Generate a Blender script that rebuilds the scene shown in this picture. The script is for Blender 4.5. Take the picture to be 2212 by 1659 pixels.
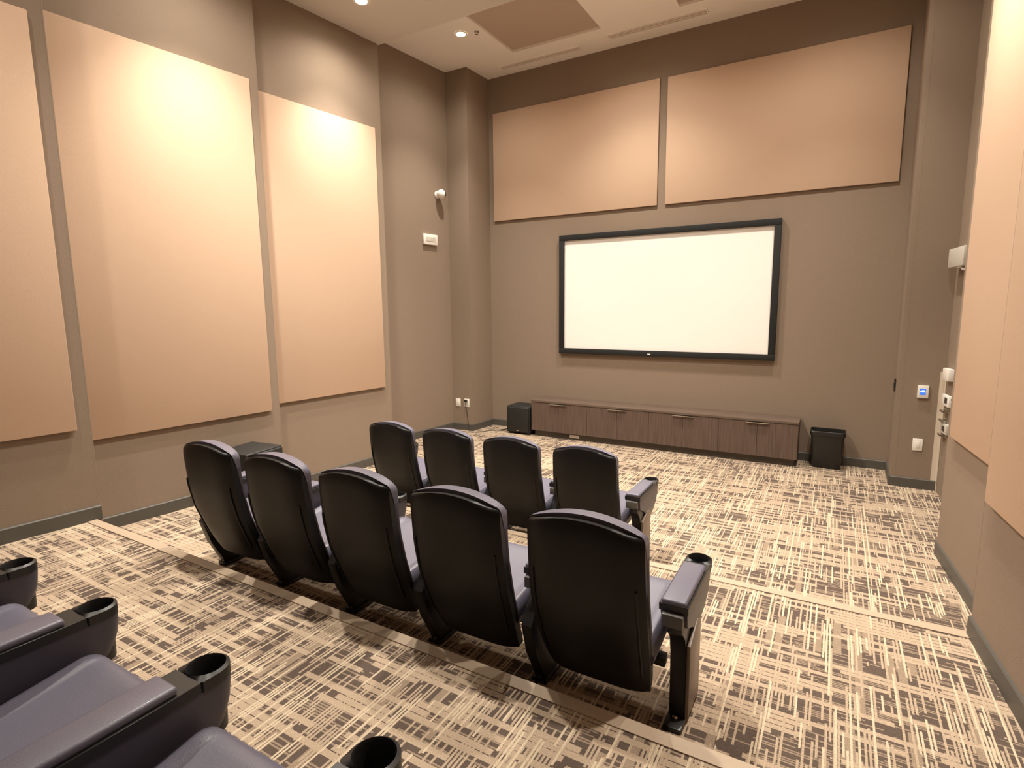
import bpy, bmesh, math, random
from mathutils import Vector, Matrix
random.seed(7)
for o in list(bpy.data.objects): bpy.data.objects.remove(o)
sc = bpy.context.scene
C = sc.collection

# ------------------------------------------------------------------ scale and frame
U = 1.65                       # metres per layout unit (camera stands 1 unit above the middle tier)
FL0, FL1, FL2 = -1.118, -1.0, -0.878      # floor levels: front, middle tier, rear tier (camera height = 0)
CN, CF = 1.77, 1.985           # near (lower) ceiling, far (higher) ceiling
AL, AR = math.radians(5.75), math.radians(-5.1)   # splay of the side walls
def zz(z): return (z - FL0) * U
def W(x, y, z): return Vector((x * U, y * U, zz(z)))

# ------------------------------------------------------------------ camera
def make_camera():
    y, p, r = [math.radians(a) for a in (-30.3, 7.95, -0.565)]
    Rz = Matrix(((math.cos(y), -math.sin(y), 0), (math.sin(y), math.cos(y), 0), (0, 0, 1)))
    B = Matrix(((1, 0, 0), (0, 0, -1), (0, 1, 0)))
    Rx = Matrix(((1, 0, 0), (0, math.cos(p), -math.sin(p)), (0, math.sin(p), math.cos(p))))
    Rr = Matrix(((math.cos(r), -math.sin(r), 0), (math.sin(r), math.cos(r), 0), (0, 0, 1)))
    R = Rr @ Rx @ B @ Rz
    M = Matrix((R[0], -R[1], -R[2])).transposed().to_4x4()
    cd = bpy.data.cameras.new('camera'); co = bpy.data.objects.new('camera', cd); C.objects.link(co)
    co.matrix_world = Matrix.Translation(W(0, 0, 0)) @ M
    cd.sensor_fit = 'HORIZONTAL'; cd.sensor_width = 36; cd.lens = 1195 / 2212 * 36
    cd.clip_start = 0.02
    sc.camera = co
make_camera()

# ------------------------------------------------------------------ world, exposure, lamp strengths
w = bpy.data.worlds.new('world'); sc.world = w; w.use_nodes = True
w.node_tree.nodes['Background'].inputs[0].default_value = (1.0, 0.86, 0.7, 1)
w.node_tree.nodes['Background'].inputs[1].default_value = 0.0
vs = sc.view_settings
vs.view_transform = 'Standard'; vs.look = 'None'; vs.gamma = 1.0; vs.use_curve_mapping = False
vs.exposure = 1.12
sc.cycles.max_bounces = 14; sc.cycles.diffuse_bounces = 12
LAMP_RGB = (1.0, 0.915, 0.80)
LAMP_BEAM = 175.0      # narrow beam of each downlight (W)
LAMP_FLOOD = 80.0     # wide spill of each downlight (W)

# ------------------------------------------------------------------ materials
def mat(name, col, rough=0.6, metal=0.0, spec=0.5, bump=None, noise=None, coat=0.0):
    m = bpy.data.materials.new(name); m.use_nodes = True
    nt = m.node_tree; b = nt.nodes['Principled BSDF']
    b.inputs['Base Color'].default_value = (*col, 1); b.inputs['Roughness'].default_value = rough
    b.inputs['Metallic'].default_value = metal; b.inputs['Specular IOR Level'].default_value = spec
    b.inputs['Coat Weight'].default_value = coat
    tc = nt.nodes.new('ShaderNodeTexCoord')
    if noise:
        sc_, amt = noise
        n = nt.nodes.new('ShaderNodeTexNoise'); n.inputs['Scale'].default_value = sc_; n.inputs['Detail'].default_value = 4
        nt.links.new(tc.outputs['Object'], n.inputs['Vector'])
        r = nt.nodes.new('ShaderNodeMapRange'); r.inputs[3].default_value = 1 - amt; r.inputs[4].default_value = 1 + amt
        nt.links.new(n.outputs['Fac'], r.inputs[0])
        mx = nt.nodes.new('ShaderNodeMix'); mx.data_type = 'RGBA'; mx.blend_type = 'MULTIPLY'
        mx.inputs['Factor'].default_value = 1; mx.inputs[6].default_value = (*col, 1)
        nt.links.new(r.outputs[0], mx.inputs[7]); nt.links.new(mx.outputs[2], b.inputs['Base Color'])
    if bump:
        bs, st = bump
        n2 = nt.nodes.new('ShaderNodeTexNoise'); n2.inputs['Scale'].default_value = bs; n2.inputs['Detail'].default_value = 3
        nt.links.new(tc.outputs['Object'], n2.inputs['Vector'])
        bp = nt.nodes.new('ShaderNodeBump'); bp.inputs['Strength'].default_value = st; bp.inputs['Distance'].default_value = 0.004
        nt.links.new(n2.outputs['Fac'], bp.inputs['Height']); nt.links.new(bp.outputs['Normal'], b.inputs['Normal'])
    return m
def emis(name, col, s):
    m = bpy.data.materials.new(name); m.use_nodes = True
    b = m.node_tree.nodes['Principled BSDF']; b.inputs['Base Color'].default_value = (*col, 1)
    b.inputs['Emission Color'].default_value = (*col, 1); b.inputs['Emission Strength'].default_value = s
    return m

def carpet_material():
    m = bpy.data.materials.new('carpet'); m.use_nodes = True
    nt = m.node_tree; b = nt.nodes['Principled BSDF']; b.inputs['Roughness'].default_value = 0.95
    b.inputs['Specular IOR Level'].default_value = 0.1
    N = nt.nodes.new; L = nt.links.new
    tc = N('ShaderNodeTexCoord'); sx = N('ShaderNodeSeparateXYZ'); L(tc.outputs['Object'], sx.inputs[0])
    def mth(op, a, bb=None, c=None):
        n = N('ShaderNodeMath'); n.operation = op
        for i, v in enumerate((a, bb, c)):
            if v is None: continue
            if isinstance(v, (int, float)): n.inputs[i].default_value = v
            else: L(v, n.inputs[i])
        return n.outputs[0]
    def wn(a, bb, s):
        cx = N('ShaderNodeCombineXYZ'); L(a, cx.inputs[0]); L(bb, cx.inputs[1]); cx.inputs[2].default_value = s
        n = N('ShaderNodeTexWhiteNoise'); n.noise_dimensions = '3D'; L(cx.outputs[0], n.inputs['Vector']); return n.outputs['Value']
    zero = mth('MULTIPLY', sx.outputs[0], 0.0)
    # sheet coordinate keeps the pattern going down the step faces
    px = sx.outputs[0]; py = mth('SUBTRACT', sx.outputs[1], sx.outputs[2])
    def strips(across, along, width, seg, dens, seed, duty=0.72, clump=None):
        u = mth('DIVIDE', across, width); idx = mth('FLOOR', u); fr = mth('FRACT', u)
        off = wn(idx, zero, seed)
        lv = wn(idx, zero, seed + 3.3)
        sl = mth('MULTIPLY_ADD', lv, seg * 1.3, seg * 0.45)
        v = mth('ADD', mth('DIVIDE', along, sl), mth('MULTIPLY', off, 37.0))
        sid = mth('FLOOR', v)
        on = wn(idx, sid, seed + 7.7)
        d = dens if clump is None else clump
        m1 = mth('LESS_THAN', on, d)
        m2 = mth('LESS_THAN', fr, duty)
        return mth('MULTIPLY', m1, m2)
    def clump(scale, lo, hi, seed):
        n = N('ShaderNodeTexNoise'); n.inputs['Scale'].default_value = scale; n.inputs['Detail'].default_value = 1
        mp = N('ShaderNodeMapping'); mp.inputs['Location'].default_value = (seed, seed * 2, 0)
        L(tc.outputs['Object'], mp.inputs[0]); L(mp.outputs[0], n.inputs['Vector'])
        r = N('ShaderNodeMapRange'); r.inputs[1].default_value = 0.35; r.inputs[2].default_value = 0.65
        r.inputs[3].default_value = lo; r.inputs[4].default_value = hi
        L(n.outputs['Fac'], r.inputs[0]); return r.outputs[0]
    h_band = strips(py, px, 0.030, 0.26, 0.42, 11.0, 0.86)
    h_thin = strips(py, px, 0.0115, 0.22, 0.3, 23.0, 0.6, clump(5, 0.26, 0.55, 3))
    v_mid = strips(px, py, 0.0145, 0.2, 0.3, 31.0, 0.6, clump(4, 0.22, 0.5, 9))
    v_band = strips(px, py, 0.042, 0.22, 0.16, 37.0, 0.8)
    v_lite = strips(px, py, 0.013, 0.36, 0.26, 41.0, 0.62, clump(3.2, 0.07, 0.32, 17))
    # thread noise
    def mix(f, a, bcol):
        n = N('ShaderNodeMix'); n.data_type = 'RGBA'; L(f, n.inputs['Factor'])
        if isinstance(a, tuple): n.inputs[6].default_value = (*a, 1)
        else: L(a, n.inputs[6])
        n.inputs[7].default_value = (*bcol, 1); return n.outputs[2]
    BR = (0.112, 0.083, 0.067); TAN = (0.30, 0.228, 0.165); BEI = (0.44, 0.342, 0.248); CRM = (0.585, 0.482, 0.35)
    c = mix(h_thin, BR, TAN)
    c = mix(v_band, c, TAN)
    c = mix(h_band, c, BEI)
    c = mix(v_mid, c, BEI)
    c = mix(v_lite, c, CRM)
    rib = N('ShaderNodeTexNoise'); rib.inputs['Scale'].default_value = 260; rib.inputs['Detail'].default_value = 2
    L(tc.outputs['Object'], rib.inputs['Vector'])
    rr = N('ShaderNodeMapRange'); rr.inputs[1].default_value = 0.3; rr.inputs[2].default_value = 0.7; rr.inputs[3].default_value = 0.72; rr.inputs[4].default_value = 1.15
    L(rib.outputs['Fac'], rr.inputs[0])
    mm = N('ShaderNodeMix'); mm.data_type = 'RGBA'; mm.blend_type = 'MULTIPLY'; mm.inputs['Factor'].default_value = 1
    L(c, mm.inputs[6]); L(rr.outputs[0], mm.inputs[7]); L(mm.outputs[2], b.inputs['Base Color'])
    bp = N('ShaderNodeBump'); bp.inputs['Strength'].default_value = 0.35; bp.inputs['Distance'].default_value = 0.003
    L(rib.outputs['Fac'], bp.inputs['Height']); L(bp.outputs['Normal'], b.inputs['Normal'])
    return m

def wood_material(name, c0, c1, axis=2):
    m = bpy.data.materials.new(name); m.use_nodes = True
    nt = m.node_tree; b = nt.nodes['Principled BSDF']; b.inputs['Roughness'].default_value = 0.5
    tc = nt.nodes.new('ShaderNodeTexCoord'); mp = nt.nodes.new('ShaderNodeMapping')
    s = [60, 60, 60]; s[axis] = 3; mp.inputs['Scale'].default_value = s
    n = nt.nodes.new('ShaderNodeTexNoise'); n.inputs['Scale'].default_value = 1.0; n.inputs['Detail'].default_value = 5
    r = nt.nodes.new('ShaderNodeValToRGB'); r.color_ramp.elements[0].color = (*c0, 1); r.color_ramp.elements[1].color = (*c1, 1)
    r.color_ramp.elements[0].position = 0.3; r.color_ramp.elements[1].position = 0.7
    nt.links.new(tc.outputs['Object'], mp.inputs[0]); nt.links.new(mp.outputs[0], n.inputs['Vector'])
    nt.links.new(n.outputs['Fac'], r.inputs[0]); nt.links.new(r.outputs[0], b.inputs['Base Color'])
    return m

M = {}
M['wall'] = mat('wall_taupe', (0.265, 0.203, 0.152), 0.9, spec=0.2, bump=(220, 0.25), noise=(90, 0.06))
M['panel'] = mat('panel_fabric', (0.58, 0.415, 0.30), 0.95, spec=0.1, bump=(400, 0.3), noise=(160, 0.04))
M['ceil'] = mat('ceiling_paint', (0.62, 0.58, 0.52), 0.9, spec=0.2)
M['ceil_far'] = mat('ceiling_paint_glare', (0.93, 0.89, 0.83), 0.9, spec=0.2)  # far ceiling colour lifted to carry the lens glare around the lamps
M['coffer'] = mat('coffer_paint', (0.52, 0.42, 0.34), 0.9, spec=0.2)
M['base'] = mat('baseboard_vinyl', (0.085, 0.078, 0.066), 0.5)
M['nosing'] = mat('step_nosing', (0.42, 0.325, 0.235), 0.6, noise=(60, 0.05))
M['carpet'] = carpet_material()
M['shell'] = mat('black_shell_plastic', (0.007, 0.0065, 0.006), 0.42, spec=0.3, bump=(500, 0.12))
M['black'] = mat('black_metal', (0.012, 0.012, 0.013), 0.35)
M['vinyl'] = mat('navy_vinyl', (0.13, 0.125, 0.168), 0.38, bump=(260, 0.15), coat=0.05)
M['cup'] = mat('cup_plastic', (0.018, 0.018, 0.018), 0.38)
M['steel'] = mat('steel', (0.6, 0.57, 0.52), 0.25, metal=1.0)
M['endpanel'] = mat('end_panel_laminate', (0.20, 0.148, 0.115), 0.4)
M['screen'] = mat('screen_white', (0.93, 0.90, 0.86), 0.8, spec=0.1)
M['frame'] = mat('screen_velvet', (0.01, 0.01, 0.01), 0.8)
M['white'] = mat('white_plastic', (0.85, 0.82, 0.76), 0.4)
M['grey'] = mat('grey_plastic', (0.55, 0.52, 0.46), 0.5)
M['dark'] = mat('dark_glass', (0.02, 0.02, 0.022), 0.15)
M['sub'] = mat('speaker_black', (0.012, 0.012, 0.011), 0.55, bump=(300, 0.3))
M['bin'] = mat('bin_plastic', (0.014, 0.013, 0.012), 0.4)
M['wood'] = wood_material('dark_wood', (0.085, 0.055, 0.042), (0.135, 0.09, 0.07))
M['woodtop'] = wood_material('dark_wood_top', (0.10, 0.07, 0.052), (0.15, 0.105, 0.08), 0)
M['kick'] = mat('toe_kick', (0.10, 0.085, 0.068), 0.6)
M['door'] = wood_material('door_wood', (0.05, 0.033, 0.025), (0.08, 0.055, 0.04))
M['lamp'] = emis('lamp_glow', (1.0, 0.86, 0.66), 60.0)
M['lcd'] = emis('lcd_blue', (0.03, 0.12, 0.55), 0.6)
M['lcdlit'] = emis('lcd_light', (0.45, 0.65, 1.0), 1.2)
M['reflector'] = mat('reflector', (0.8, 0.76, 0.7), 0.3, metal=0.9)

# ------------------------------------------------------------------ mesh helpers (metres)
def finish(bm, name, m, parent=None, smooth=None, loc=None):
    bmesh.ops.recalc_face_normals(bm, faces=bm.faces)
    me = bpy.data.meshes.new(name); bm.to_mesh(me); bm.free()
    if m is not None: me.materials.append(m)
    if smooth:
        me.polygons.foreach_set('use_smooth', [True] * len(me.polygons)); me.set_sharp_from_angle(angle=math.radians(smooth))
    o = bpy.data.objects.new(name, me); C.objects.link(o)
    if parent is not None: o.parent = parent
    if loc is not None: o.location = loc
    return o
def bx(bm, x0, x1, y0, y1, z0, z1, bev=0.0, seg=2):
    r = bmesh.ops.create_cube(bm, size=1.0)
    vs_ = r['verts']
    for v in vs_:
        v.co = Vector(((x0 + x1) / 2 + v.co.x * (x1 - x0), (y0 + y1) / 2 + v.co.y * (y1 - y0), (z0 + z1) / 2 + v.co.z * (z1 - z0)))
    if bev > 0:
        es = list({e for v in vs_ for e in v.link_edges})
        bmesh.ops.bevel(bm, geom=es, offset=bev, segments=seg, affect='EDGES', profile=0.5)
def box(name, m, parent, x0, x1, y0, y1, z0, z1, bev=0.0, seg=2):
    bm = bmesh.new(); bx(bm, x0, x1, y0, y1, z0, z1, bev, seg); return finish(bm, name, m, parent, 40 if bev else None)
def prism(bm, pts, fn, a, b, bev=0.0):
    """pts: 2D outline, fn(p, t)->Vector with t=a or b"""
    A = [bm.verts.new(fn(p, a)) for p in pts]; B = [bm.verts.new(fn(p, b)) for p in pts]
    n = len(pts); fs = [bm.faces.new(A), bm.faces.new(B[::-1])]
    for i in range(n): fs.append(bm.faces.new((A[i], B[i], B[(i + 1) % n], A[(i + 1) % n])))
    if bev > 0:
        es = list({e for f in fs[:2] for e in f.edges})
        bmesh.ops.bevel(bm, geom=es, offset=bev, segments=2, affect='EDGES', profile=0.5)
def lathe(bm, prof, n=24, cx=0, cy=0, axis='Z', caps=True):
    rings = []
    for r, z in prof:
        ring = []
        for i in range(n):
            a = 2 * math.pi * i / n
            p = (cx + r * math.cos(a), cy + r * math.sin(a), z)
            ring.append(bm.verts.new(p))
        rings.append(ring)
    for a, b in zip(rings, rings[1:]):
        for i in range(n): bm.faces.new((a[i], a[(i + 1) % n], b[(i + 1) % n], b[i]))
    if caps:
        bm.faces.new(rings[0][::-1]); bm.faces.new(rings[-1])
def tube(bm, pts, rad, n=8):
    pts = [Vector(p) for p in pts]; rings = []
    for i, p in enumerate(pts):
        d = (pts[min(i + 1, len(pts) - 1)] - pts[max(i - 1, 0)]).normalized()
        u = d.orthogonal().normalized() if i == 0 else (uprev - d * uprev.dot(d)).normalized()
        uprev = u; v = d.cross(u)
        rings.append([bm.verts.new(p + rad * (u * math.cos(2 * math.pi * k / n) + v * math.sin(2 * math.pi * k / n))) for k in range(n)])
    for a, b in zip(rings, rings[1:]):
        for i in range(n): bm.faces.new((a[i], a[(i + 1) % n], b[(i + 1) % n], b[i]))
    bm.faces.new(rings[0][::-1]); bm.faces.new(rings[-1])
def solid_grid(bm, back, front):
    """two grids (rows x cols of Vectors) stitched into a closed body"""
    R, K = len(back), len(back[0])
    A = [[bm.verts.new(p) for p in row] for row in back]; B = [[bm.verts.new(p) for p in row] for row in front]
    for i in range(R - 1):
        for j in range(K - 1):
            bm.faces.new((A[i][j], A[i][j + 1], A[i + 1][j + 1], A[i + 1][j])); bm.faces.new((B[i][j], B[i + 1][j], B[i + 1][j + 1], B[i][j + 1]))
    for i in range(R - 1):
        bm.faces.new((A[i][0], A[i + 1][0], B[i + 1][0], B[i][0])); bm.faces.new((A[i][-1], B[i][-1], B[i + 1][-1], A[i + 1][-1]))
    for j in range(K - 1):
        bm.faces.new((A[0][j], B[0][j], B[0][j + 1], A[0][j + 1])); bm.faces.new((A[-1][j], A[-1][j + 1], B[-1][j + 1], B[-1][j]))
def thing(name, label, cat, loc=(0, 0, 0), rotz=0.0, group=None):
    o = bpy.data.objects.new(name, None); C.objects.link(o); o.location = loc; o.rotation_euler = (0, 0, rotz)
    o.empty_display_size = 0.1
    o['label'] = label; o['category'] = cat
    if group: o['group'] = group
    return o
def struct(o): o['kind'] = 'structure'; return o
def interp(tab, t):
    for (a, va), (b, vb) in zip(tab, tab[1:]):
        if t <= b: 
            k = (t - a) / (b - a); k = max(0, min(1, k)); return va + (vb - va) * k
    return tab[-1][1]

# ------------------------------------------------------------------ the room shell
def lx(c, y): return (c + math.sin(AL) * y) / math.cos(AL)
def rx(c, y): return (c + math.sin(AR) * y) / math.cos(AR)
YR, YB = -0.85, 4.40
Y1, Y2, Y3 = 1.045, 2.045, 3.04; YE = 1.07; YR1 = 2.985          # ends of rear tier, middle tier, lower ceiling
cL3, cL2, cL1, cL0 = -2.756, -2.945, -3.09, -3.41
cR3, cR2, cR1, cR0 = 0.458, 0.588, 0.713, 0.930
CLX, CLY = -2.80, 4.08                   # left corner pier
CRX, CRY, CRE = 0.345, 4.04, 0.573       # right pier: room corner, front face, outer corner
left_pts = [(lx(cL3, YR), YR), (lx(cL3, YE), YE), (lx(cL2, YE), YE), (lx(cL2, Y2), Y2), (lx(cL1, Y2), Y2), (lx(cL1, Y3 - 0.01), Y3 - 0.01),
            (lx(cL0, Y3 - 0.01), Y3 - 0.01), (lx(cL0, CLY), CLY), (CLX, CLY), (CLX + 0.015, YB)]
right_pts = [(rx(cR3, YR), YR), (rx(cR3, YE), YE), (rx(cR2, YE), YE), (rx(cR2, Y2), Y2), (rx(cR1, Y2), Y2), (rx(cR1, YR1), YR1),
             (rx(cR0, YR1), YR1), (CRE, CRY), (CRX, CRY), (CRX + 0.008, YB)]
def wall_run(bm, pts, side, z0, z1, th):
    """each stretch of wall is a slab whose inner face follows the plan line; side=+1: solid lies at the left of travel"""
    for (xa, ya), (xb, yb) in zip(pts, pts[1:]):
        d = Vector((xb - xa, yb - ya)).normalized(); nrm = Vector((-d.y, d.x)) * side * (0.006 if abs(d.y) < 1e-6 and abs(yb - CLY) > 1e-6 and abs(yb - CRY) > 1e-6 else th) / U
        q = [(xa, ya), (xb, yb), (xb + nrm.x, yb + nrm.y), (xa + nrm.x, ya + nrm.y)]
        prism(bm, q, lambda p, t: Vector((p[0] * U, p[1] * U, t)), z0, z1)
bm = bmesh.new(); wall_run(bm, left_pts, 1, zz(FL0) - 0.05, zz(2.1), 0.12); struct(finish(bm, 'wall_left', M['wall']))
bm = bmesh.new(); wall_run(bm, right_pts, -1, zz(FL0) - 0.05, zz(2.1), 0.04); struct(finish(bm, 'wall_right', M['wall']))
struct(box('wall_screen', M['wall'], None, -3.2 * U, 0.8 * U, YB * U, YB * U + 0.12, -0.05, zz(2.1)))
struct(box('wall_rear', M['wall'], None, -3.1 * U, 0.75 * U, YR * U - 0.12, YR * U, -0.05, zz(2.1)))

# floors: front level and two carpeted tiers
struct(box('floor', M['carpet'], None, -3.6 * U, 1.15 * U, (Y2 - 0.3) * U, (YB + 0.03) * U, -0.12, 0.0))
struct(box('floor_middle', M['carpet'], None, -3.2 * U, 0.75 * U, (Y1 - 0.3) * U, Y2 * U, -0.10, zz(FL1)))
struct(box('floor_rear', M['carpet'], None, -3.1 * U, 0.65 * U, (YR - 0.05) * U, Y1 * U, -0.10, zz(FL2)))
def nosing(name, y, z, xa, xb):
    bm = bmesh.new()
    prof = [(-0.052, 0.0), (-0.052, 0.004), (0.006, 0.005), (0.012, 0.0), (0.012, -0.028), (0.0, -0.028), (0.0, 0.0)]
    prism(bm, prof, lambda p, t: Vector((t, y * U + p[0], zz(z) + p[1] + 0.0005)), xa * U, xb * U)
    return struct(finish(bm, name, M['nosing']))
nosing('trim_1', Y1, FL2, lx(cL3, Y1), rx(cR3, Y1))
nosing('trim_2', Y2, FL1, lx(cL2, Y2), rx(cR2, Y2))

# ceilings
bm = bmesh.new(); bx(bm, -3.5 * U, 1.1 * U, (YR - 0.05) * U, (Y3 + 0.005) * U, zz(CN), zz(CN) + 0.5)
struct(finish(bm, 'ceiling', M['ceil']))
cof = [(-2.335, -1.6), (-1.04, -0.30)]; CY0, CY1 = 3.30, 4.062
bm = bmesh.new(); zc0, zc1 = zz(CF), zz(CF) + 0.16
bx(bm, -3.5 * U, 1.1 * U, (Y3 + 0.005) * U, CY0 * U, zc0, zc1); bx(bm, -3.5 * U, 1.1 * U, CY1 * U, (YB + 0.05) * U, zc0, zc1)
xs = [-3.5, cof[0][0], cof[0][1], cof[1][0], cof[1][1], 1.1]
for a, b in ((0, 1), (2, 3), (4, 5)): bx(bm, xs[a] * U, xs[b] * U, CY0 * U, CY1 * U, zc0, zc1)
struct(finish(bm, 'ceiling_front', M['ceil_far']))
bm = bmesh.new()
for a, b in cof: bx(bm, (a - 0.02) * U, (b + 0.02) * U, (CY0 - 0.02) * U, (CY1 + 0.02) * U, zc0 + 0.03, zc1 + 0.06)
struct(finish(bm, 'ceiling_coffer', M['coffer']))

# baseboards
def base_run(name, pts, side, z):
    bm = bmesh.new(); h, th = 0.10, 0.013
    for (xa, ya), (xb, yb) in zip(pts, pts[1:]):
        d = Vector((xb - xa, yb - ya)); 
        if d.length < 1e-4: continue
        d.normalize(); nr = Vector((-d.y, d.x)) * side
        prof = [(0.0, 0.0), (th, 0.0), (th, h - 0.008), (th - 0.006, h), (0.0, h)]
        A = Vector((xa * U, ya * U, 0)) ; B = Vector((xb * U, yb * U, 0)); dd = Vector((d.x, d.y, 0)); nn = Vector((nr.x, nr.y, 0))
        prism(bm, prof, lambda p, t: (A if t == 0 else B) + dd * (0.0 if t == 0 else 0.0) + nn * p[0] + Vector((0, 0, zz(z) + p[1])), 0, 1)
    return struct(finish(bm, name, M['base']))
base_run('baseboard_left', left_pts[4:6], -1, FL0)
base_run('baseboard_left', [(lx(cL2, YE), YE), (lx(cL2, Y2), Y2)], -1, FL1)
base_run('baseboard_left', [(lx(cL3, YR), YR), (lx(cL3, YE), YE)], -1, FL2)
e = 0.013 / U
base_run('baseboard_left', [left_pts[6], left_pts[7], (CLX + e, CLY), ], -1, FL0)
base_run('baseboard_left', [(CLX, CLY - e), (CLX + 0.015, YB)], -1, FL0)
base_run('baseboard_screen', [(CLX + 0.015, YB), (CRX + 0.008, YB)], -1, FL0)
base_run('baseboard_right', [(CRX + 0.008, YB), (CRX, CRY - e)], -1, FL0)
base_run('baseboard_right', [(CRX - e, CRY), (CRE, CRY)], -1, FL0)
base_run('baseboard_right', [(rx(cR1, YR1), YR1), (rx(cR1, Y2), Y2)], -1, FL0)
base_run('baseboard_right', [(rx(cR2, Y2), Y2), (rx(cR2, YE), YE)], -1, FL1)
base_run('baseboard_right', [(rx(cR3, YE), YE), (rx(cR3, YR), YR)], -1, FL2)
# pale corner guard on the outer corner of the right pier
bm = bmesh.new()
bx(bm, CRE * U - 0.045, CRE * U + 0.002, CRY * U - 0.003, CRY * U, 0.0, zz(-0.40)); bx(bm, CRE * U - 0.003, CRE * U + 0.002, CRY * U - 0.045, CRY * U - 0.003, 0.0, zz(-0.40))
struct(finish(bm, 'trim_3', mat('corner_guard_metal', (0.62, 0.54, 0.44), 0.4)))

# door in the right recess
dA, dB = 3.12, 3.72
def rwall(y, off, z):            # a point off metres proud of the right recess wall
    return Vector((rx(cR0, y) * U - off, y * U, zz(z)))
bm = bmesh.new()
q = [(dA, 0.0), (dB, 0.0), (dB, 0.035), (dA, 0.035)]
prism(bm, q, lambda p, t: rwall(p[0], p[1] + 0.001, FL0) + Vector((0, 0, t)), 0.008, 2.10)
dr = struct(finish(bm, 'door_1', M['door']))
bm = bmesh.new(); a = rwall(dB - 0.05, 0.036, FL0)
tube(bm, [a + Vector((0, 0, 1.0)), a + Vector((-0.05, 0, 1.0)), a + Vector((-0.052, -0.06, 1.0)), a + Vector((-0.052, -0.12, 1.0))], 0.009)
finish(bm, 'handle', M['steel'], dr, 40)
bm = bmesh.new()
for y0_, y1_ in ((dA - 0.035, dA), (dB, dB + 0.035)):
    prism(bm, [(y0_, 0.0), (y1_, 0.0), (y1_, 0.045), (y0_, 0.045)], lambda p, t: rwall(p[0], p[1] + 0.001, FL0) + Vector((0, 0, t)), 0.0, 2.16)
prism(bm, [(dA, 0.0), (dB, 0.0), (dB, 0.045), (dA, 0.045)], lambda p, t: rwall(p[0], p[1] + 0.001, FL0) + Vector((0, 0, t)), 2.10, 2.16)
finish(bm, 'door_frame', M['base'], dr)

# ------------------------------------------------------------------ acoustic panels
def panel(label, pa, pb, z0, z1, nrm, th):
    """pa, pb plan points of the wall side (layout units), nrm into the room, th metres"""
    A = Vector((pa[0] * U, pa[1] * U, 0)); B = Vector((pb[0] * U, pb[1] * U, 0)); n = Vector((nrm[0], nrm[1], 0)).normalized()
    mid = (A + B) / 2; ang = math.atan2((B - A).y, (B - A).x); L = (B - A).length
    s = 1 if Vector((-math.sin(ang), math.cos(ang), 0)).dot(n) > 0 else -1
    t = thing('acoustic_panel', label, 'panel', (mid.x, mid.y, zz(z0)), ang, 'fabric acoustic panels')
    h = zz(z1) - zz(z0)
    y0, y1 = sorted((s * 0.0, s * 0.012)); box('backing_frame', M['base'], t, -L / 2 + 0.03, L / 2 - 0.03, y0, y1, 0.03, h - 0.03)
    y0, y1 = sorted((s * 0.011, s * th)); box('fabric_face', M['panel'], t, -L / 2, L / 2, y0, y1, 0, h, 0.006, 2)
    return t
PT = 0.03
nL = (math.cos(AL), -math.sin(AL)); nR = (-math.cos(AR), math.sin(AR))
def lpan(label, c, ya, yb, z0, z1): return panel(label, (lx(c, ya), ya), (lx(c, yb), yb), z0, z1, nL, PT)
def rpan(label, c, ya, yb, z0, z1): return panel(label, (rx(c, ya), ya), (rx(c, yb), yb), z0, z1, nR, PT)
lpan('beige fabric panel cut off by the left edge of the photo', cL3, 0.14, 1.017, -0.483, 1.103)
lpan('tall beige wall panel with the bright warm glow above the middle row', cL2, 1.125, 1.99, -0.572, 1.20)
lpan('beige left wall panel nearest the corner, beside the small white camera', cL1, 2.125, 2.965, -0.566, 1.213)
rpan('beige right wall panel nearest the screen, beside the grey emergency light', cR1, 2.13, 2.89, -0.557, 1.21)
rpan('beige right wall panel closest to the viewer at the right photo edge', cR2, 1.13, 1.985, -0.562, 1.21)
panel('wide beige panel over the left half of the screen', (-2.732, YB), (-1.252, YB), 0.764, 1.685, (0, -1), PT)
panel('wide beige panel over the right half of the screen', (-1.192, YB), (0.288, YB), 0.764, 1.68, (0, -1), PT)

# ------------------------------------------------------------------ projection screen
t = thing('projection_screen', 'white projection screen in a thick black frame on the far wall', 'screen', W(-1.2215, YB, -0.405))
hw, H, fw, ft = 0.8535 * U, 0.997 * U, 0.045 * U, 0.06
bm = bmesh.new()
for x0, x1, z0, z1 in ((-hw, hw, 0, fw), (-hw, hw, H - fw, H), (-hw, -hw + fw, fw, H - fw), (hw - fw, hw, fw, H - fw)): bx(bm, x0, x1, -ft, -0.001, z0, z1, 0.004)
fr_ = finish(bm, 'frame', M['frame'], t, 40)
box('screen_surface', M['screen'], t, -hw + fw * 0.9, hw - fw * 0.9, -0.03, -0.012, fw * 0.9, H - fw * 0.9)
box('badge', M['white'], fr_, -0.115, -0.075, -ft - 0.003, -ft + 0.001, 0.022, 0.036, 0.001)

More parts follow.
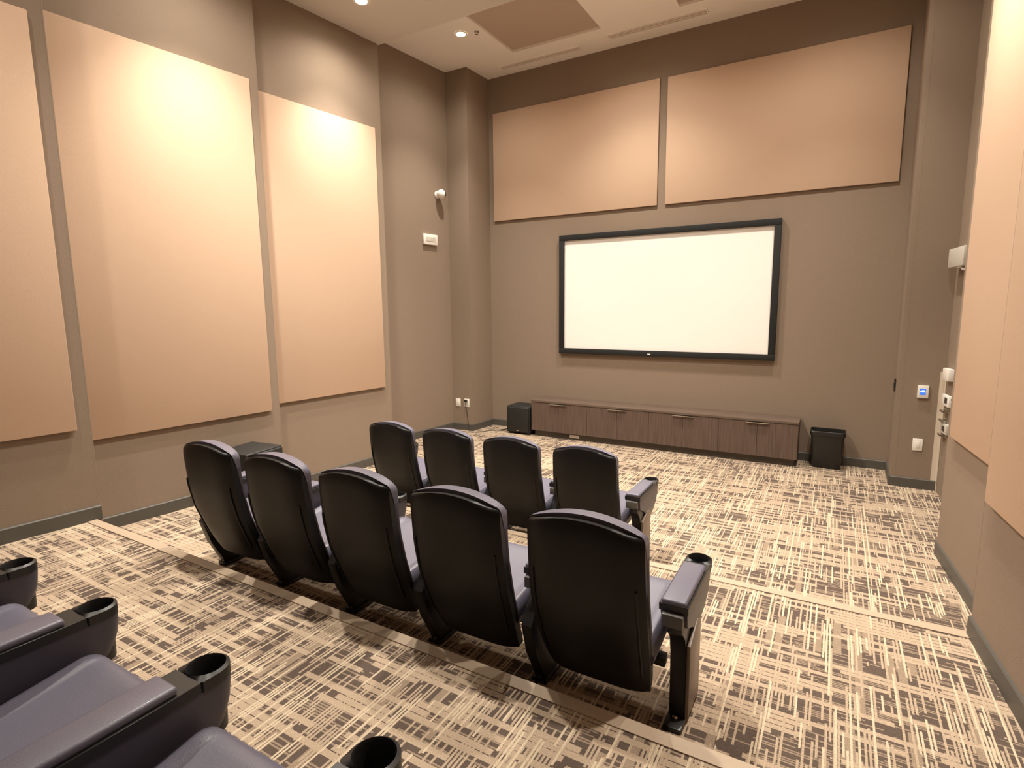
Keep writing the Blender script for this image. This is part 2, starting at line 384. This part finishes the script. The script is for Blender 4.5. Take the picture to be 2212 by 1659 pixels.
# ------------------------------------------------------------------ long media cabinet
cx0, cx1, cyf = -2.245, -0.178, 4.17
t = thing('media_cabinet', 'long low dark wood media cabinet under the screen', 'cabinet', W((cx0 + cx1) / 2, cyf, FL0))
hl = (cx1 - cx0) / 2 * U; dp = (YB - cyf) * U - 0.015; zt = zz(-0.80); zk = zz(-1.066)
box('body', M['wood'], t, -hl, hl, 0.022, dp, zk, zt - 0.03)
box('top', M['woodtop'], t, -hl - 0.004, hl + 0.004, -0.004, dp, zt - 0.029, zt, 0.002)
kk = box('toe_kick', M['kick'], t, -hl + 0.03, hl - 0.03, 0.06, dp, 0.0, zk)
bm = bmesh.new(); bx(bm, -hl + 0.58, -hl + 0.72, 0.05, 0.06, 0.022, 0.066, 0.003); finish(bm, 'outlet_plate', M['white'], kk, 40)
nd = 8; dw = 2 * hl / nd
for i in range(nd):
    x0 = -hl + i * dw
    d = box('door', M['wood'], t, x0 + 0.0015, x0 + dw - 0.0015, 0.0, 0.02, zk + 0.002, zt - 0.034, 0.001, 1)
    if i % 2 == 0: a, b = x0 + dw - 0.125, x0 + dw - 0.001
    else: a, b = x0 + 0.001, x0 + 0.125
    bm = bmesh.new(); bx(bm, a, b, -0.024, 0.001, zt - 0.037, zt - 0.0335); bx(bm, a, b, -0.024, -0.021, zt - 0.047, zt - 0.0335); finish(bm, 'handle', M['steel'], d)

# ------------------------------------------------------------------ subwoofers
def subwoofer(label, loc, rotz, wd, dp, h, front=-1):
    t = thing('subwoofer', label, 'speaker', loc, rotz, 'black subwoofers')
    box('enclosure', M['sub'], t, -wd / 2, wd / 2, -dp / 2 + 0.022, dp / 2, 0.02, h, 0.012, 3)
    box('grille', M['sub'], t, -wd / 2 + 0.012, wd / 2 - 0.012, -dp / 2, -dp / 2 + 0.0225, 0.034, h - 0.012, 0.012, 3)
    for sx in (-1, 1):
        for sy in (-1, 1):
            bm = bmesh.new(); lathe(bm, [(0.016, 0.0), (0.02, 0.004), (0.02, 0.021)], 12, sx * (wd / 2 - 0.04), sy * (dp / 2 - 0.05)); finish(bm, 'foot', M['black'], t)
    box('badge', M['steel'], t, -0.018, 0.018, -dp / 2 - 0.002, -dp / 2 + 0.001, 0.05, 0.06)
    return t
subwoofer('black cube speaker on the floor left of the long cabinet', W(-2.377, 4.265, FL0), 0.0, 0.385, 0.36, 0.41)
subwoofer('black speaker box by the left wall behind the middle row seats', W(-2.61, 1.745, FL1), math.radians(97), 0.38, 0.38, 0.465)

# ------------------------------------------------------------------ waste bin
t = thing('waste_bin', 'black plastic waste bin right of the long cabinet', 'bin', W(-0.003, 4.30, FL0))
def rrect(hx, hy, r, n=4):
    pts = []
    for cx_, cy_, a0 in ((hx - r, hy - r, 0), (-hx + r, hy - r, 90), (-hx + r, -hy + r, 180), (hx - r, -hy + r, 270)):
        for k in range(n + 1):
            a = math.radians(a0 + 90 * k / n); pts.append((cx_ + r * math.cos(a), cy_ + r * math.sin(a)))
    return pts
def rr_loft(bm, secs, cap0=True, cap1=True):
    rings = [[bm.verts.new((x, y, z)) for x, y in rrect(hx, hy, r)] for hx, hy, r, z in secs]; n = len(rings[0])
    for a, b in zip(rings, rings[1:]):
        for i in range(n): bm.faces.new((a[i], a[(i + 1) % n], b[(i + 1) % n], b[i]))
    if cap0: bm.faces.new(rings[0][::-1])
    if cap1: bm.faces.new(rings[-1])
BH = 0.425
bm = bmesh.new(); rr_loft(bm, [(0.138, 0.085, 0.03, 0), (0.142, 0.088, 0.03, 0.01), (0.166, 0.112, 0.035, BH - 0.03), (0.163, 0.109, 0.033, BH - 0.03), (0.136, 0.083, 0.028, 0.012)]); finish(bm, 'body', M['bin'], t, 40)
bm = bmesh.new(); rr_loft(bm, [(0.164, 0.110, 0.034, BH - 0.05), (0.174, 0.12, 0.04, BH - 0.048), (0.178, 0.124, 0.04, BH - 0.006), (0.174, 0.12, 0.038, BH), (0.166, 0.112, 0.034, BH), (0.163, 0.109, 0.033, BH - 0.03)], False, False); finish(bm, 'rim', M['bin'], t, 40)

# ------------------------------------------------------------------ cinema seats (local metres, origin on the floor between the standards)
SP = 0.353 * U
prof_yz = [(0.10, -0.085), (0.13, -0.102), (0.194, -0.13), (0.29, -0.165), (0.37, -0.182), (0.46, -0.191), (0.53, -0.196), (0.60, -0.199)]
def seat_meshes():
    ms = {}
    NS, NT = 17, 18
    def half(z): return interp([(0.10, 0.128), (0.16, 0.138), (0.3, 0.143), (0.42, 0.141), (0.56, 0.138)], z)
    def ztop(s, base, arch): return base + arch * (1 - s * s)
    def rows(y_fn, base, arch, z0, wscale, rc=0.022):
        g = []
        for i in range(NT):
            tt = i / (NT - 1); tt = 1 - (1 - tt) ** 1.7; row = []
            for j in range(NS):
                s = -1 + 2 * j / (NS - 1)
                z = z0 + tt * (ztop(s, base, arch) - z0)
                w_ = half(z) * wscale
                # rounded top corners
                d = ztop(s, base, arch) - z
                if d < rc: w_ -= rc * (1 - math.sqrt(max(0, 1 - (1 - d / rc) ** 2)))
                row.append(Vector((s * w_ * U, y_fn(s, z, tt) * U, z * U)))
            g.append(row)
        return g
    yb = lambda z: interp(prof_yz, z)
    bm = bmesh.new()
    rear = rows(lambda s, z, t_: yb(z) + 0.022 * abs(s) ** 5 + 0.006 * max(0, (t_ - 0.9) / 0.1) ** 2, 0.519, 0.020, 0.10, 1.0, 0.016)
    fro = rows(lambda s, z, t_: yb(z) + 0.026 + 0.022 * abs(s) ** 4 * (1 - t_ ** 6), 0.517, 0.020, 0.105, 0.985, 0.016)
    solid_grid(bm, rear, fro); ms['shell'] = (bm, 'shell', 50)
    # two pressed grooves beside the shell edges are thin raised ribs
    for sgn, key in ((-1, 'rib_l'), (1, 'rib_r')):
        bm = bmesh.new(); pts = []
        for k in range(9):
            z = 0.16 + k * 0.03; pts.append(Vector((sgn * half(z) * 0.88 * U, (yb(z) + 0.010) * U, z * U)))
        tube(bm, pts, 0.005, 6); ms[key] = (bm, 'shell', 50)
    # back cushion
    bm = bmesh.new()
    def cf(s, z, t_):
        lumb = interp([(0.2, 0.06), (0.3, 0.062), (0.42, 0.062), (0.5, 0.072), (0.57, 0.074)], z)
        return yb(z) + 0.031 + (lumb - 0.031) * (1 - abs(s) ** 6 * 0.35) * (1 - max(0, (t_ - 0.9) / 0.1) ** 3 * 0.25)
    rear = rows(lambda s, z, t_: yb(z) + 0.0265 + 0.022 * abs(s) ** 4 * (1 - t_ ** 6), 0.525, 0.021, 0.20, 0.985, 0.016); fro = rows(cf, 0.523, 0.021, 0.21, 1.0, 0.024)
    solid_grid(bm, rear, fro); ms['back'] = (bm, 'vinyl', 60)
    # seat cushion: slab with rolled side bolsters, front edge lifted and rounded over
    bm = bmesh.new(); NX, NY = 25, 18; top = []; bot = []
    for i in range(NY):
        v = i / (NY - 1); v = 1 - (1 - v) ** 1.6; y = -0.085 + v * 0.282; rt, rb = [], []
        for j in range(NX):
            s = -1 + 2 * j / (NX - 1)
            hw_ = 0.143 - 0.012 * max(0, (v - 0.9) / 0.1) ** 2
            fr = max(0, (v - 0.86) / 0.14); a_ = abs(s)
            zt_ = 0.232 + 0.040 * v - 0.006 * (1 - s * s) * math.sin(math.pi * v)
            if a_ > 0.76: zt_ += (0.010 * math.sin(math.pi * min(1, (a_ - 0.76) / 0.2)) - 0.003) * (1 - fr)
            drop = 0.030 * max(0, (a_ - 0.9) / 0.1) ** 2 + 0.032 * (1 - math.sqrt(max(0, 1 - fr * fr)))
            rt.append(Vector((s * hw_ * U, y * U, (zt_ - min(drop, 0.036)) * U)))
            rb.append(Vector((s * hw_ * 0.97 * U, (y - 0.008 * v) * U, (0.182 + 0.035 * v) * U)))
        top.append(rt); bot.append(rb)
    solid_grid(bm, bot, top); ms['seat'] = (bm, 'vinyl', 60)
    bm = bmesh.new()
    secs = [(-0.08, 0.165, 0.182), (0.0, 0.15, 0.193), (0.1, 0.165, 0.206), (0.17, 0.195, 0.213)]
    A = [[Vector((s * 0.122 * U, y * U, z0 * U)) for s in (-1, -.6, 0, .6, 1)] for y, z0, z1 in secs]
    B = [[Vector((s * 0.128 * U, y * U, z1 * U)) for s in (-1, -.6, 0, .6, 1)] for y, z0, z1 in secs]
    solid_grid(bm, A, B); ms['pan'] = (bm, 'shell', 40)
    # standard (leg plate) with foot
    bm = bmesh.new()
    pl = [(0.0, 0.008), (0.098, 0.008), (0.098, 0.16), (0.085, 0.225), (0.06, 0.285), (-0.05, 0.285), (-0.052, 0.255), (-0.012, 0.225), (0.0, 0.18)]
    prism(bm, pl, lambda p, t_: Vector((t_, p[0] * U, p[1] * U)), -0.030, 0.030, 0.006); ms['leg'] = (bm, 'black', 40)
    bm = bmesh.new(); pl = [(-0.035, 0.008), (0.095, 0.008), (0.085, 0.10), (0.07, 0.2), (0.06, 0.285), (-0.05, 0.285), (-0.112, 0.2), (-0.085, 0.11)]
    prism(bm, pl, lambda p, t_: Vector((t_, p[0] * U, p[1] * U)), -0.026, 0.026, 0.006); ms['legplate'] = (bm, 'black', 40)
    bm = bmesh.new(); bx(bm, -0.036, 0.036, -0.045 * U, 0.125 * U, 0.0, 0.0125 * U, 0.004)
    ms['foot'] = (bm, 'black', 40)
    bm = bmesh.new()
    lathe(bm, [(0.011, 0.0125 * U - 0.001), (0.011, 0.0125 * U + 0.007), (0.006, 0.0125 * U + 0.012)], 8, 0.0, 0.0)
    ms['bolt'] = (bm, 'steel', 40)
    # armrest body: rounded front block that carries the cup, tapering down to the bracket
    bm = bmesh.new(); rings = []
    for z, y0, y1, hw_ in ((0.168, 0.10, 0.16, 0.018), (0.184, 0.085, 0.18, 0.028), (0.212, 0.065, 0.205, 0.038), (0.242, 0.02, 0.226, 0.044), (0.272, -0.045, 0.236, 0.047), (0.307, -0.058, 0.240, 0.050), (0.318, -0.058, 0.240, 0.050)):
        ring = [bm.verts.new((hw_ * sx, y0 * U, z * U)) for sx in (1, 0.33, -0.33, -1)]
        yc = y1 * U - min(hw_, (y1 - y0) * U * 0.6)
        for k in range(13):
            a_ = math.pi - math.pi * k / 12; ring.append(bm.verts.new((hw_ * math.cos(a_), yc + (y1 * U - yc) * math.sin(a_), z * U)))
        rings.append(ring)
    for ra, rb_ in zip(rings, rings[1:]):
        n_ = len(ra)
        for k in range(n_): bm.faces.new((ra[k], ra[(k + 1) % n_], rb_[(k + 1) % n_], rb_[k]))
    bm.faces.new(rings[0]); ms['arm'] = (bm, 'vinylarm', 40)
    # padded top (stops short of the cup) with rounded edges
    bm = bmesh.new(); bx(bm, -0.047, 0.047, -0.066 * U, 0.150 * U, 0.328 * U, 0.3425 * U, 0.010, 3); ms['pad'] = (bm, 'vinyl', 50)
    # tray under the pad, and the cup holder: rim squared off at the back, hollow well
    cy = 0.207 * U; r_o, r_i = 0.0545, 0.0445
    bm = bmesh.new(); bx(bm, -r_o, r_o, -0.064 * U, cy - 0.0465, 0.313 * U, 0.3300 * U, 0.0012, 1); ms['tray'] = (bm, 'cup', 40)
    bm = bmesh.new(); NA = 40; lo, hi, rim, well, bot_ = [], [], [], [], []
    for k in range(NA):
        a_ = 2 * math.pi * k / NA; ca, sa = math.cos(a_), math.sin(a_)
        if sa >= 0: ox, oy = r_o * ca, r_o * sa
        else:
            m_ = max(abs(ca) / r_o, abs(sa) / 0.047); ox, oy = ca / m_, sa / m_
        lo.append(bm.verts.new((ox, cy + oy, 0.312 * U))); hi.append(bm.verts.new((ox, cy + oy, 0.329 * U)))
        rim.append(bm.verts.new((r_i * 1.04 * ca, cy + r_i * 1.04 * sa, 0.3325 * U))); well.append(bm.verts.new((r_i * 0.97 * ca, cy + r_i * 0.97 * sa, 0.328 * U)))
        bot_.append(bm.verts.new((r_i * 0.86 * ca, cy + r_i * 0.86 * sa, 0.225 * U)))
    for ra, rb_ in ((lo, hi), (hi, rim), (rim, well), (well, bot_)):
        for k in range(NA): bm.faces.new((ra[k], ra[(k + 1) % NA], rb_[(k + 1) % NA], rb_[k]))
    bm.faces.new(bot_); ms['cup'] = (bm, 'cup', 40)
    # bracket block behind the pad and under it
    bm = bmesh.new(); bx(bm, -0.04, 0.04, -0.078 * U, -0.058 * U, 0.282 * U, 0.312 * U, 0.004); ms['cap'] = (bm, 'endgrey', 40)
    bm = bmesh.new(); pl = [(0.0, 0.014), (0.115, 0.014), (0.115, 0.215), (0.08, 0.232), (0.0, 0.20)]
    prism(bm, pl, lambda p, t_: Vector((t_, p[0] * U, p[1] * U)), 0.031, 0.046, 0.003); ms['end'] = (bm, 'endpanel', 40)
    bm = bmesh.new(); bx(bm, -SP / 2 + 0.029, SP / 2 - 0.056, 0.01 * U, 0.04 * U, 0.12 * U, 0.145 * U, 0.004); ms['beam'] = (bm, 'black', 40)
    bm = bmesh.new(); bx(bm, 0.028, 0.056, -0.03 * U, 0.01 * U, 0.205 * U, 0.25 * U, 0.004); ms['hinge'] = (bm, 'black', 40)
    out = {}
    for k, (b_, mt, sm) in ms.items():
        bmesh.ops.recalc_face_normals(b_, faces=b_.faces)
        me = bpy.data.meshes.new(k); b_.to_mesh(me); b_.free(); me.materials.append(M[mt])
        me.polygons.foreach_set('use_smooth', [True] * len(me.polygons)); me.set_sharp_from_angle(angle=math.radians(sm)); out[k] = me
    return out
M['vinylarm'] = mat('armrest_side_vinyl', (0.065, 0.06, 0.082), 0.42)
M['endgrey'] = mat('armrest_end_plastic', (0.10, 0.095, 0.088), 0.45)
SM = seat_meshes()
def part(name, key, parent, loc=(0, 0, 0)):
    o = bpy.data.objects.new(name, SM[key]); C.objects.link(o); o.parent = parent; o.location = loc; return o
def cinema_seat(x, y, z, label, group, arms):
    t = thing('cinema_seat', label, 'seat', W(x, y, z), 0.0, group)
    sh = part('back_shell', 'shell', t); part('edge_rib', 'rib_l', sh); part('edge_rib', 'rib_r', sh)
    part('back_cushion', 'back', t)
    part('seat_cushion', 'seat', t); part('seat_pan', 'pan', t); part('beam', 'beam', t)
    for s in arms:
        off = (s * SP / 2, 0, 0)
        lg = part('leg', 'leg' if s > 0 else 'legplate', t, off); part('foot', 'foot', lg); part('bolt', 'bolt', lg, (0, -0.034 * U, 0)) if s < 0 else part('bolt', 'bolt', lg, (0, -0.011 * U, 0)); part('bolt', 'bolt', lg, (0, 0.112 * U, 0))
        a = part('armrest', 'arm', t, off); part('pad', 'pad', a); part('cup_holder', 'cup', a); part('cup_tray', 'tray', a); part('end_cap', 'cap', a)
        if s < 0: part('hinge_bracket', 'hinge', t, off)
        if s > 0: part('end_panel', 'end', t, off)
    return t
o2, o1, o3 = 1.25, 2.227, 0.235
names5 = ['leftmost seat of the middle row, its slanted leg showing beside the step', 'second seat from the left in the middle row of five', 'centre seat of the middle row of five',
          'second seat from the right in the middle row of five', 'rightmost and largest seat of the middle row, with an aisle armrest']
for i in range(5):
    cinema_seat(-2.005 + 0.139 + i * 0.353, o2, FL1, 'black-backed cinema seat, ' + names5[i], 'middle row seats', (-1, 1) if i == 4 else (-1,))
names4 = ['leftmost seat of the front row of four', 'second from the left in the front row of four', 'third from the left in the front row of four', 'rightmost seat of the front row, with an aisle armrest']
for i in range(4):
    cinema_seat(-2.063 + 0.139 + i * 0.353, o1, FL0, 'black-backed cinema seat, ' + names4[i], 'front row seats', (-1, 1) if i == 3 else (-1,))
names3 = ['nearest row, partly cut off by the left photo edge', 'nearest row, between two cup holders at bottom left', 'nearest row, at the bottom photo edge']
for i in range(3):
    cinema_seat(-1.52 + 0.1765 + i * 0.353, o3, FL2, 'navy vinyl cinema seat, ' + names3[i], 'nearest row seats', (-1, 1) if i == 2 else (-1,))

# ------------------------------------------------------------------ downlights
def downlight(x, y, z, label, beam=1.0, flood=1.0, cone=86):
    t = thing('downlight', label, 'ceiling light', W(x, y, z), 0, 'recessed ceiling downlights')
    bm = bmesh.new(); lathe(bm, [(0.052, -0.0005), (0.056, -0.006), (0.075, -0.006), (0.08, -0.0005)], 28, caps=False); finish(bm, 'trim_ring', M['white'], t, 40)
    bm = bmesh.new(); lathe(bm, [(0.0, -0.0015), (0.053, -0.0015), (0.053, -0.0008), (0.0, -0.0008)], 28, caps=False); finish(bm, 'lens', M['lamp'], t)
    for nm, en, ang, bl, rad in (('beam_light', LAMP_BEAM * beam, cone, 1.0, 0.04), ('flood_light', LAMP_FLOOD * flood, 156, 0.9, 0.06)):
        ld = bpy.data.lights.new(nm, 'SPOT'); ld.energy = en; ld.color = LAMP_RGB; ld.spot_size = math.radians(ang); ld.spot_blend = bl; ld.shadow_soft_size = rad
        lo = bpy.data.objects.new(nm, ld); C.objects.link(lo); lo.parent = t; lo.location = (0, 0, -0.02)
    return t
downlight(-2.50, 2.586, CN, 'glowing downlight in the lower ceiling by the left wall, at the top photo edge', 0.85, 0.7)
downlight(-2.51, 3.60, CF, 'glowing round downlight in the corner of the higher ceiling left of the coffers', 0.9, 0.55)
downlight(-1.33, 3.70, CF, 'glowing downlight between the two dark ceiling coffers', 0.8, 0.7, 110)
downlight(-0.10, 3.62, CF, 'downlight in the higher ceiling near the right pier, above the photo edge', 0.8, 0.7)
for x, y, kb, kf, lb, cn_ in ((-2.36, 1.62, 1.2, 0.75, 'over the glowing tall panel', 86), (-1.36, 2.586, 0.95, 1, 'over the front row', 122), (-1.36, 1.62, 0.72, 1, 'over the middle row', 122),
                         (0.15, 2.586, 0.9, 0.6, 'beside the right wall panel nearest the screen', 84), (0.12, 1.62, 0.85, 0.6, 'beside the right wall panel closest to the viewer', 84),
                         (-2.26, 0.55, 0.36, 0.25, 'over the panel at the left photo edge', 86)):
    downlight(x, y, CN, 'ceiling downlight above the photo edge, ' + lb, kb, kf, cn_)

# ------------------------------------------------------------------ ceiling slot diffusers and sprinkler
def diffuser(x0, x1, y0, y1, label):
    t = thing('slot_diffuser', label, 'air vent', W((x0 + x1) / 2, (y0 + y1) / 2, CF), 0, 'ceiling slot diffusers')
    hx, hy = (x1 - x0) / 2 * U, (y1 - y0) / 2 * U; f = 0.012
    bm = bmesh.new()
    for a in ((-hx, hx, -hy, -hy + f), (-hx, hx, hy - f, hy), (-hx, -hx + f, -hy + f, hy - f), (hx - f, hx, -hy + f, hy - f)): bx(bm, *a, -0.014, 0.0)
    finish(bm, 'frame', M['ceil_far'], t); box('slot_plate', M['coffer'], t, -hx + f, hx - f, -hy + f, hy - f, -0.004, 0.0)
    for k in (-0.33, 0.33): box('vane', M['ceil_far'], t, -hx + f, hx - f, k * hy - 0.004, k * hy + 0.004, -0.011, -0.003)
diffuser(-2.56, -1.84, 4.215, 4.285, 'pale slot air diffuser at the left end of the far ceiling edge')
diffuser(-1.60, -0.885, 4.165, 4.245, 'pale slot air diffuser in the middle of the far ceiling edge')
diffuser(-0.42, 0.28, 4.215, 4.285, 'pale slot air diffuser at the right end of the far ceiling edge')
t = thing('sprinkler', 'tiny sprinkler head in the ceiling beside the corner downlight', 'sprinkler', W(-2.39, 3.63, CF))
bm = bmesh.new(); lathe(bm, [(0.03, 0.0), (0.028, -0.006), (0.012, -0.008), (0.008, -0.03)], 16); finish(bm, 'escutcheon', M['steel'], t, 40)
bm = bmesh.new(); lathe(bm, [(0.018, -0.034), (0.018, -0.03)], 12); finish(bm, 'deflector', M['steel'], t)

# ------------------------------------------------------------------ small wall devices
LANG = math.pi / 2 - AL      # rotation so that local +x runs along the left wall, local -y faces the room
# security camera on the left recess wall
ya = 3.94; t = thing('security_camera', 'small white ball security camera high on the left wall', 'camera', W(lx(cL0, ya), ya, 0.958), -AL)
bm = bmesh.new(); lathe(bm, [(0.05, 0.0), (0.05, 0.012), (0.036, 0.02), (0.03, 0.045)], 24)
for v in bm.verts: v.co = Vector((v.co.z, v.co.x, v.co.y))
finish(bm, 'mount', M['white'], t, 40)
bm = bmesh.new(); bmesh.ops.create_uvsphere(bm, u_segments=24, v_segments=16, radius=0.062, matrix=Matrix.Translation((0.085, 0, 0))); finish(bm, 'ball', M['white'], t, 60)
bm = bmesh.new(); lathe(bm, [(0.0, 0.026), (0.034, 0.03), (0.04, 0.052), (0.03, 0.062), (0.0, 0.066)], 20, caps=False)
for v in bm.verts: v.co = Vector((0.085 + v.co.z * 0.55 + v.co.y * 0.83, v.co.z * 0.83 - v.co.y * 0.55, v.co.x))
finish(bm, 'lens_window', M['dark'], t, 60)
# white slotted plate on the left recess wall (local x out of wall)
yp = 3.83; t = thing('wall_speaker_plate', 'white rectangular wall unit with slotted grille below the camera', 'wall unit', W(lx(cL0, yp), yp, 0.573), -AL)
pw, ph = 0.135, 0.072
bm = bmesh.new(); bx(bm, 0.0, 0.035, -pw, pw, -ph, ph, 0.006); finish(bm, 'housing', M['white'], t, 40)
box('grille_recess', M['grey'], t, 0.034, 0.0365, -0.095, 0.095, -0.03, 0.032)
for k in range(4): box('grille_bar', M['white'], t, 0.036, 0.040, -0.093, 0.093, -0.022 + k * 0.0135, -0.0155 + k * 0.0135)

def wall_plate(name, label, cat, x, y, z, wd, ht, m, parts=None, group=None, rot=0.0, th=0.008):
    t = thing(name, label, cat, W(x, y, z), rot, group)
    box('plate', m, t, -wd / 2, wd / 2, -th, 0.0, -ht / 2, ht / 2, 0.002)
    return t
t = wall_plate('blank_plate', 'plain white cover plate on the left corner pier', 'wall plate', -2.956, CLY, -0.865, 0.085, 0.122, M['white'], group='white wall plates')
box('insert', M['white'], t, -0.022, 0.022, -0.011, -0.007, -0.036, 0.036, 0.001)
t = wall_plate('power_outlet', 'white outlet with black plug in it on the left corner pier', 'outlet', -2.86, CLY, -0.862, 0.09, 0.122, M['white'], group='white wall plates')
box('socket', M['grey'], t, -0.02, 0.02, -0.0095, -0.007, -0.04, -0.006, 0.001)
box('socket', M['grey'], t, -0.02, 0.02, -0.0095, -0.007, 0.006, 0.04, 0.001)
cd = thing('plugged_cable', 'thin dark power cord hanging from the outlet by the corner', 'cable', W(-2.86, CLY, -0.855))
box('plug', M['black'], cd, -0.03, 0.014, -0.04, -0.0085, 0.008, 0.034, 0.004)
bm = bmesh.new(); zf = zz(FL0) - zz(-0.855)
tube(bm, [Vector(p) for p in ((-0.01, -0.035, 0.012), (0.0, -0.05, -0.03), (0.01, -0.03, -0.12), (0.02, -0.022, -0.24), (0.035, -0.03, -0.34), (0.06, -0.05, zf + 0.02), (0.10, -0.08, zf + 0.005), (0.22, -0.06, zf + 0.005), (0.30, 0.10, zf + 0.005), (0.42, 0.22, zf + 0.005), (0.52, 0.40, zf + 0.005))], 0.004, 6)
finish(bm, 'cable', M['black'], cd, 60)
t = wall_plate('thermostat', 'white thermostat with glowing blue display on the right pier', 'thermostat', 0.47, CRY, -0.524, 0.088, 0.122, M['white'], th=0.024)
s_ = box('display', M['lcd'], t, -0.026, 0.022, -0.0255, -0.0235, -0.03, 0.032)
bm = bmesh.new(); prism(bm, [(-0.022, -0.004), (0.018, -0.004), (0.018, 0.004), (0.004, 0.018), (-0.008, 0.016), (-0.012, 0.006), (-0.022, 0.004)], lambda p, q_: Vector((p[0], q_, p[1])), -0.0265, -0.025); finish(bm, 'symbol', M['lcdlit'], s_)
t = wall_plate('power_outlet', 'white outlet plate low on the right pier under the thermostat', 'outlet', 0.468, CRY, -0.848, 0.082, 0.122, M['white'], group='white wall plates')
box('insert', M['white'], t, -0.018, 0.018, -0.0105, -0.007, -0.034, 0.034, 0.001)
# black plate on the inner side of the right pier
t = thing('black_wall_plate', 'small black wall plate on the shaded side of the right pier', 'wall plate', W(CRX + 0.004, 4.22, -0.515))
box('plate', M['black'], t, -0.014, 0.003, -0.04, 0.04, -0.065, 0.065, 0.003)
box('button', M['dark'], t, -0.018, -0.013, -0.015, 0.015, -0.02, 0.02, 0.002)

# devices on the right recess wall (local x points into the room)
def rdev(name, label, cat, y, z, group=None):
    return thing(name, label, cat, rwall(y, 0.0, z), math.pi - AR, group)
t = rdev('emergency_light', 'grey emergency light box high on the right beside the panel edge', 'light', 3.84, 0.243)
box('housing', M['grey'], t, 0.001, 0.095, -0.23, 0.23, -0.088, 0.082, 0.006)
bm = bmesh.new(); tube(bm, [(0.06, 0.20, -0.118), (0.06, 0.11, -0.115), (0.06, 0.05, -0.088), (0.06, -0.06, -0.088)], 0.011, 8); finish(bm, 'lamp_bracket', M['white'], t, 40)
t = rdev('control_box', 'white control box behind the edge of the right wall panel', 'wall unit', 3.93, -0.405)
box('housing', M['white'], t, 0.0, 0.05, -0.10, 0.10, -0.055, 0.055, 0.005)
t = rdev('access_keypad', 'white access panel with dark window by the corner guard', 'wall unit', 3.935, -0.555)
box('housing', M['white'], t, 0.0, 0.03, -0.11, 0.11, -0.052, 0.052, 0.004); box('window', M['dark'], t, 0.029, 0.032, -0.02, 0.06, -0.025, 0.03)
t = rdev('lower_panel', 'grey lower wall panel with dark window by the corner guard', 'wall unit', 3.93, -0.715)
box('housing', M['grey'], t, 0.0, 0.03, -0.10, 0.10, -0.048, 0.048, 0.004); box('window', M['dark'], t, 0.029, 0.032, -0.03, 0.05, -0.025, 0.025)
for z, lb in ((-0.618, 'upper'), (-0.672, 'middle'), (-0.757, 'lower')):
    t = rdev('chrome_bracket', 'short chrome bracket by the corner guard, the %s of three' % lb, 'bracket', 3.95, z, 'chrome brackets')
    bm = bmesh.new(); bx(bm, 0.0, 0.05, -0.05, 0.05, -0.01, 0.01, 0.004); finish(bm, 'bar', M['steel'], t, 40)
    box('base_plate', M['steel'], t, 0.0, 0.006, -0.07, 0.07, -0.02, 0.02, 0.002)
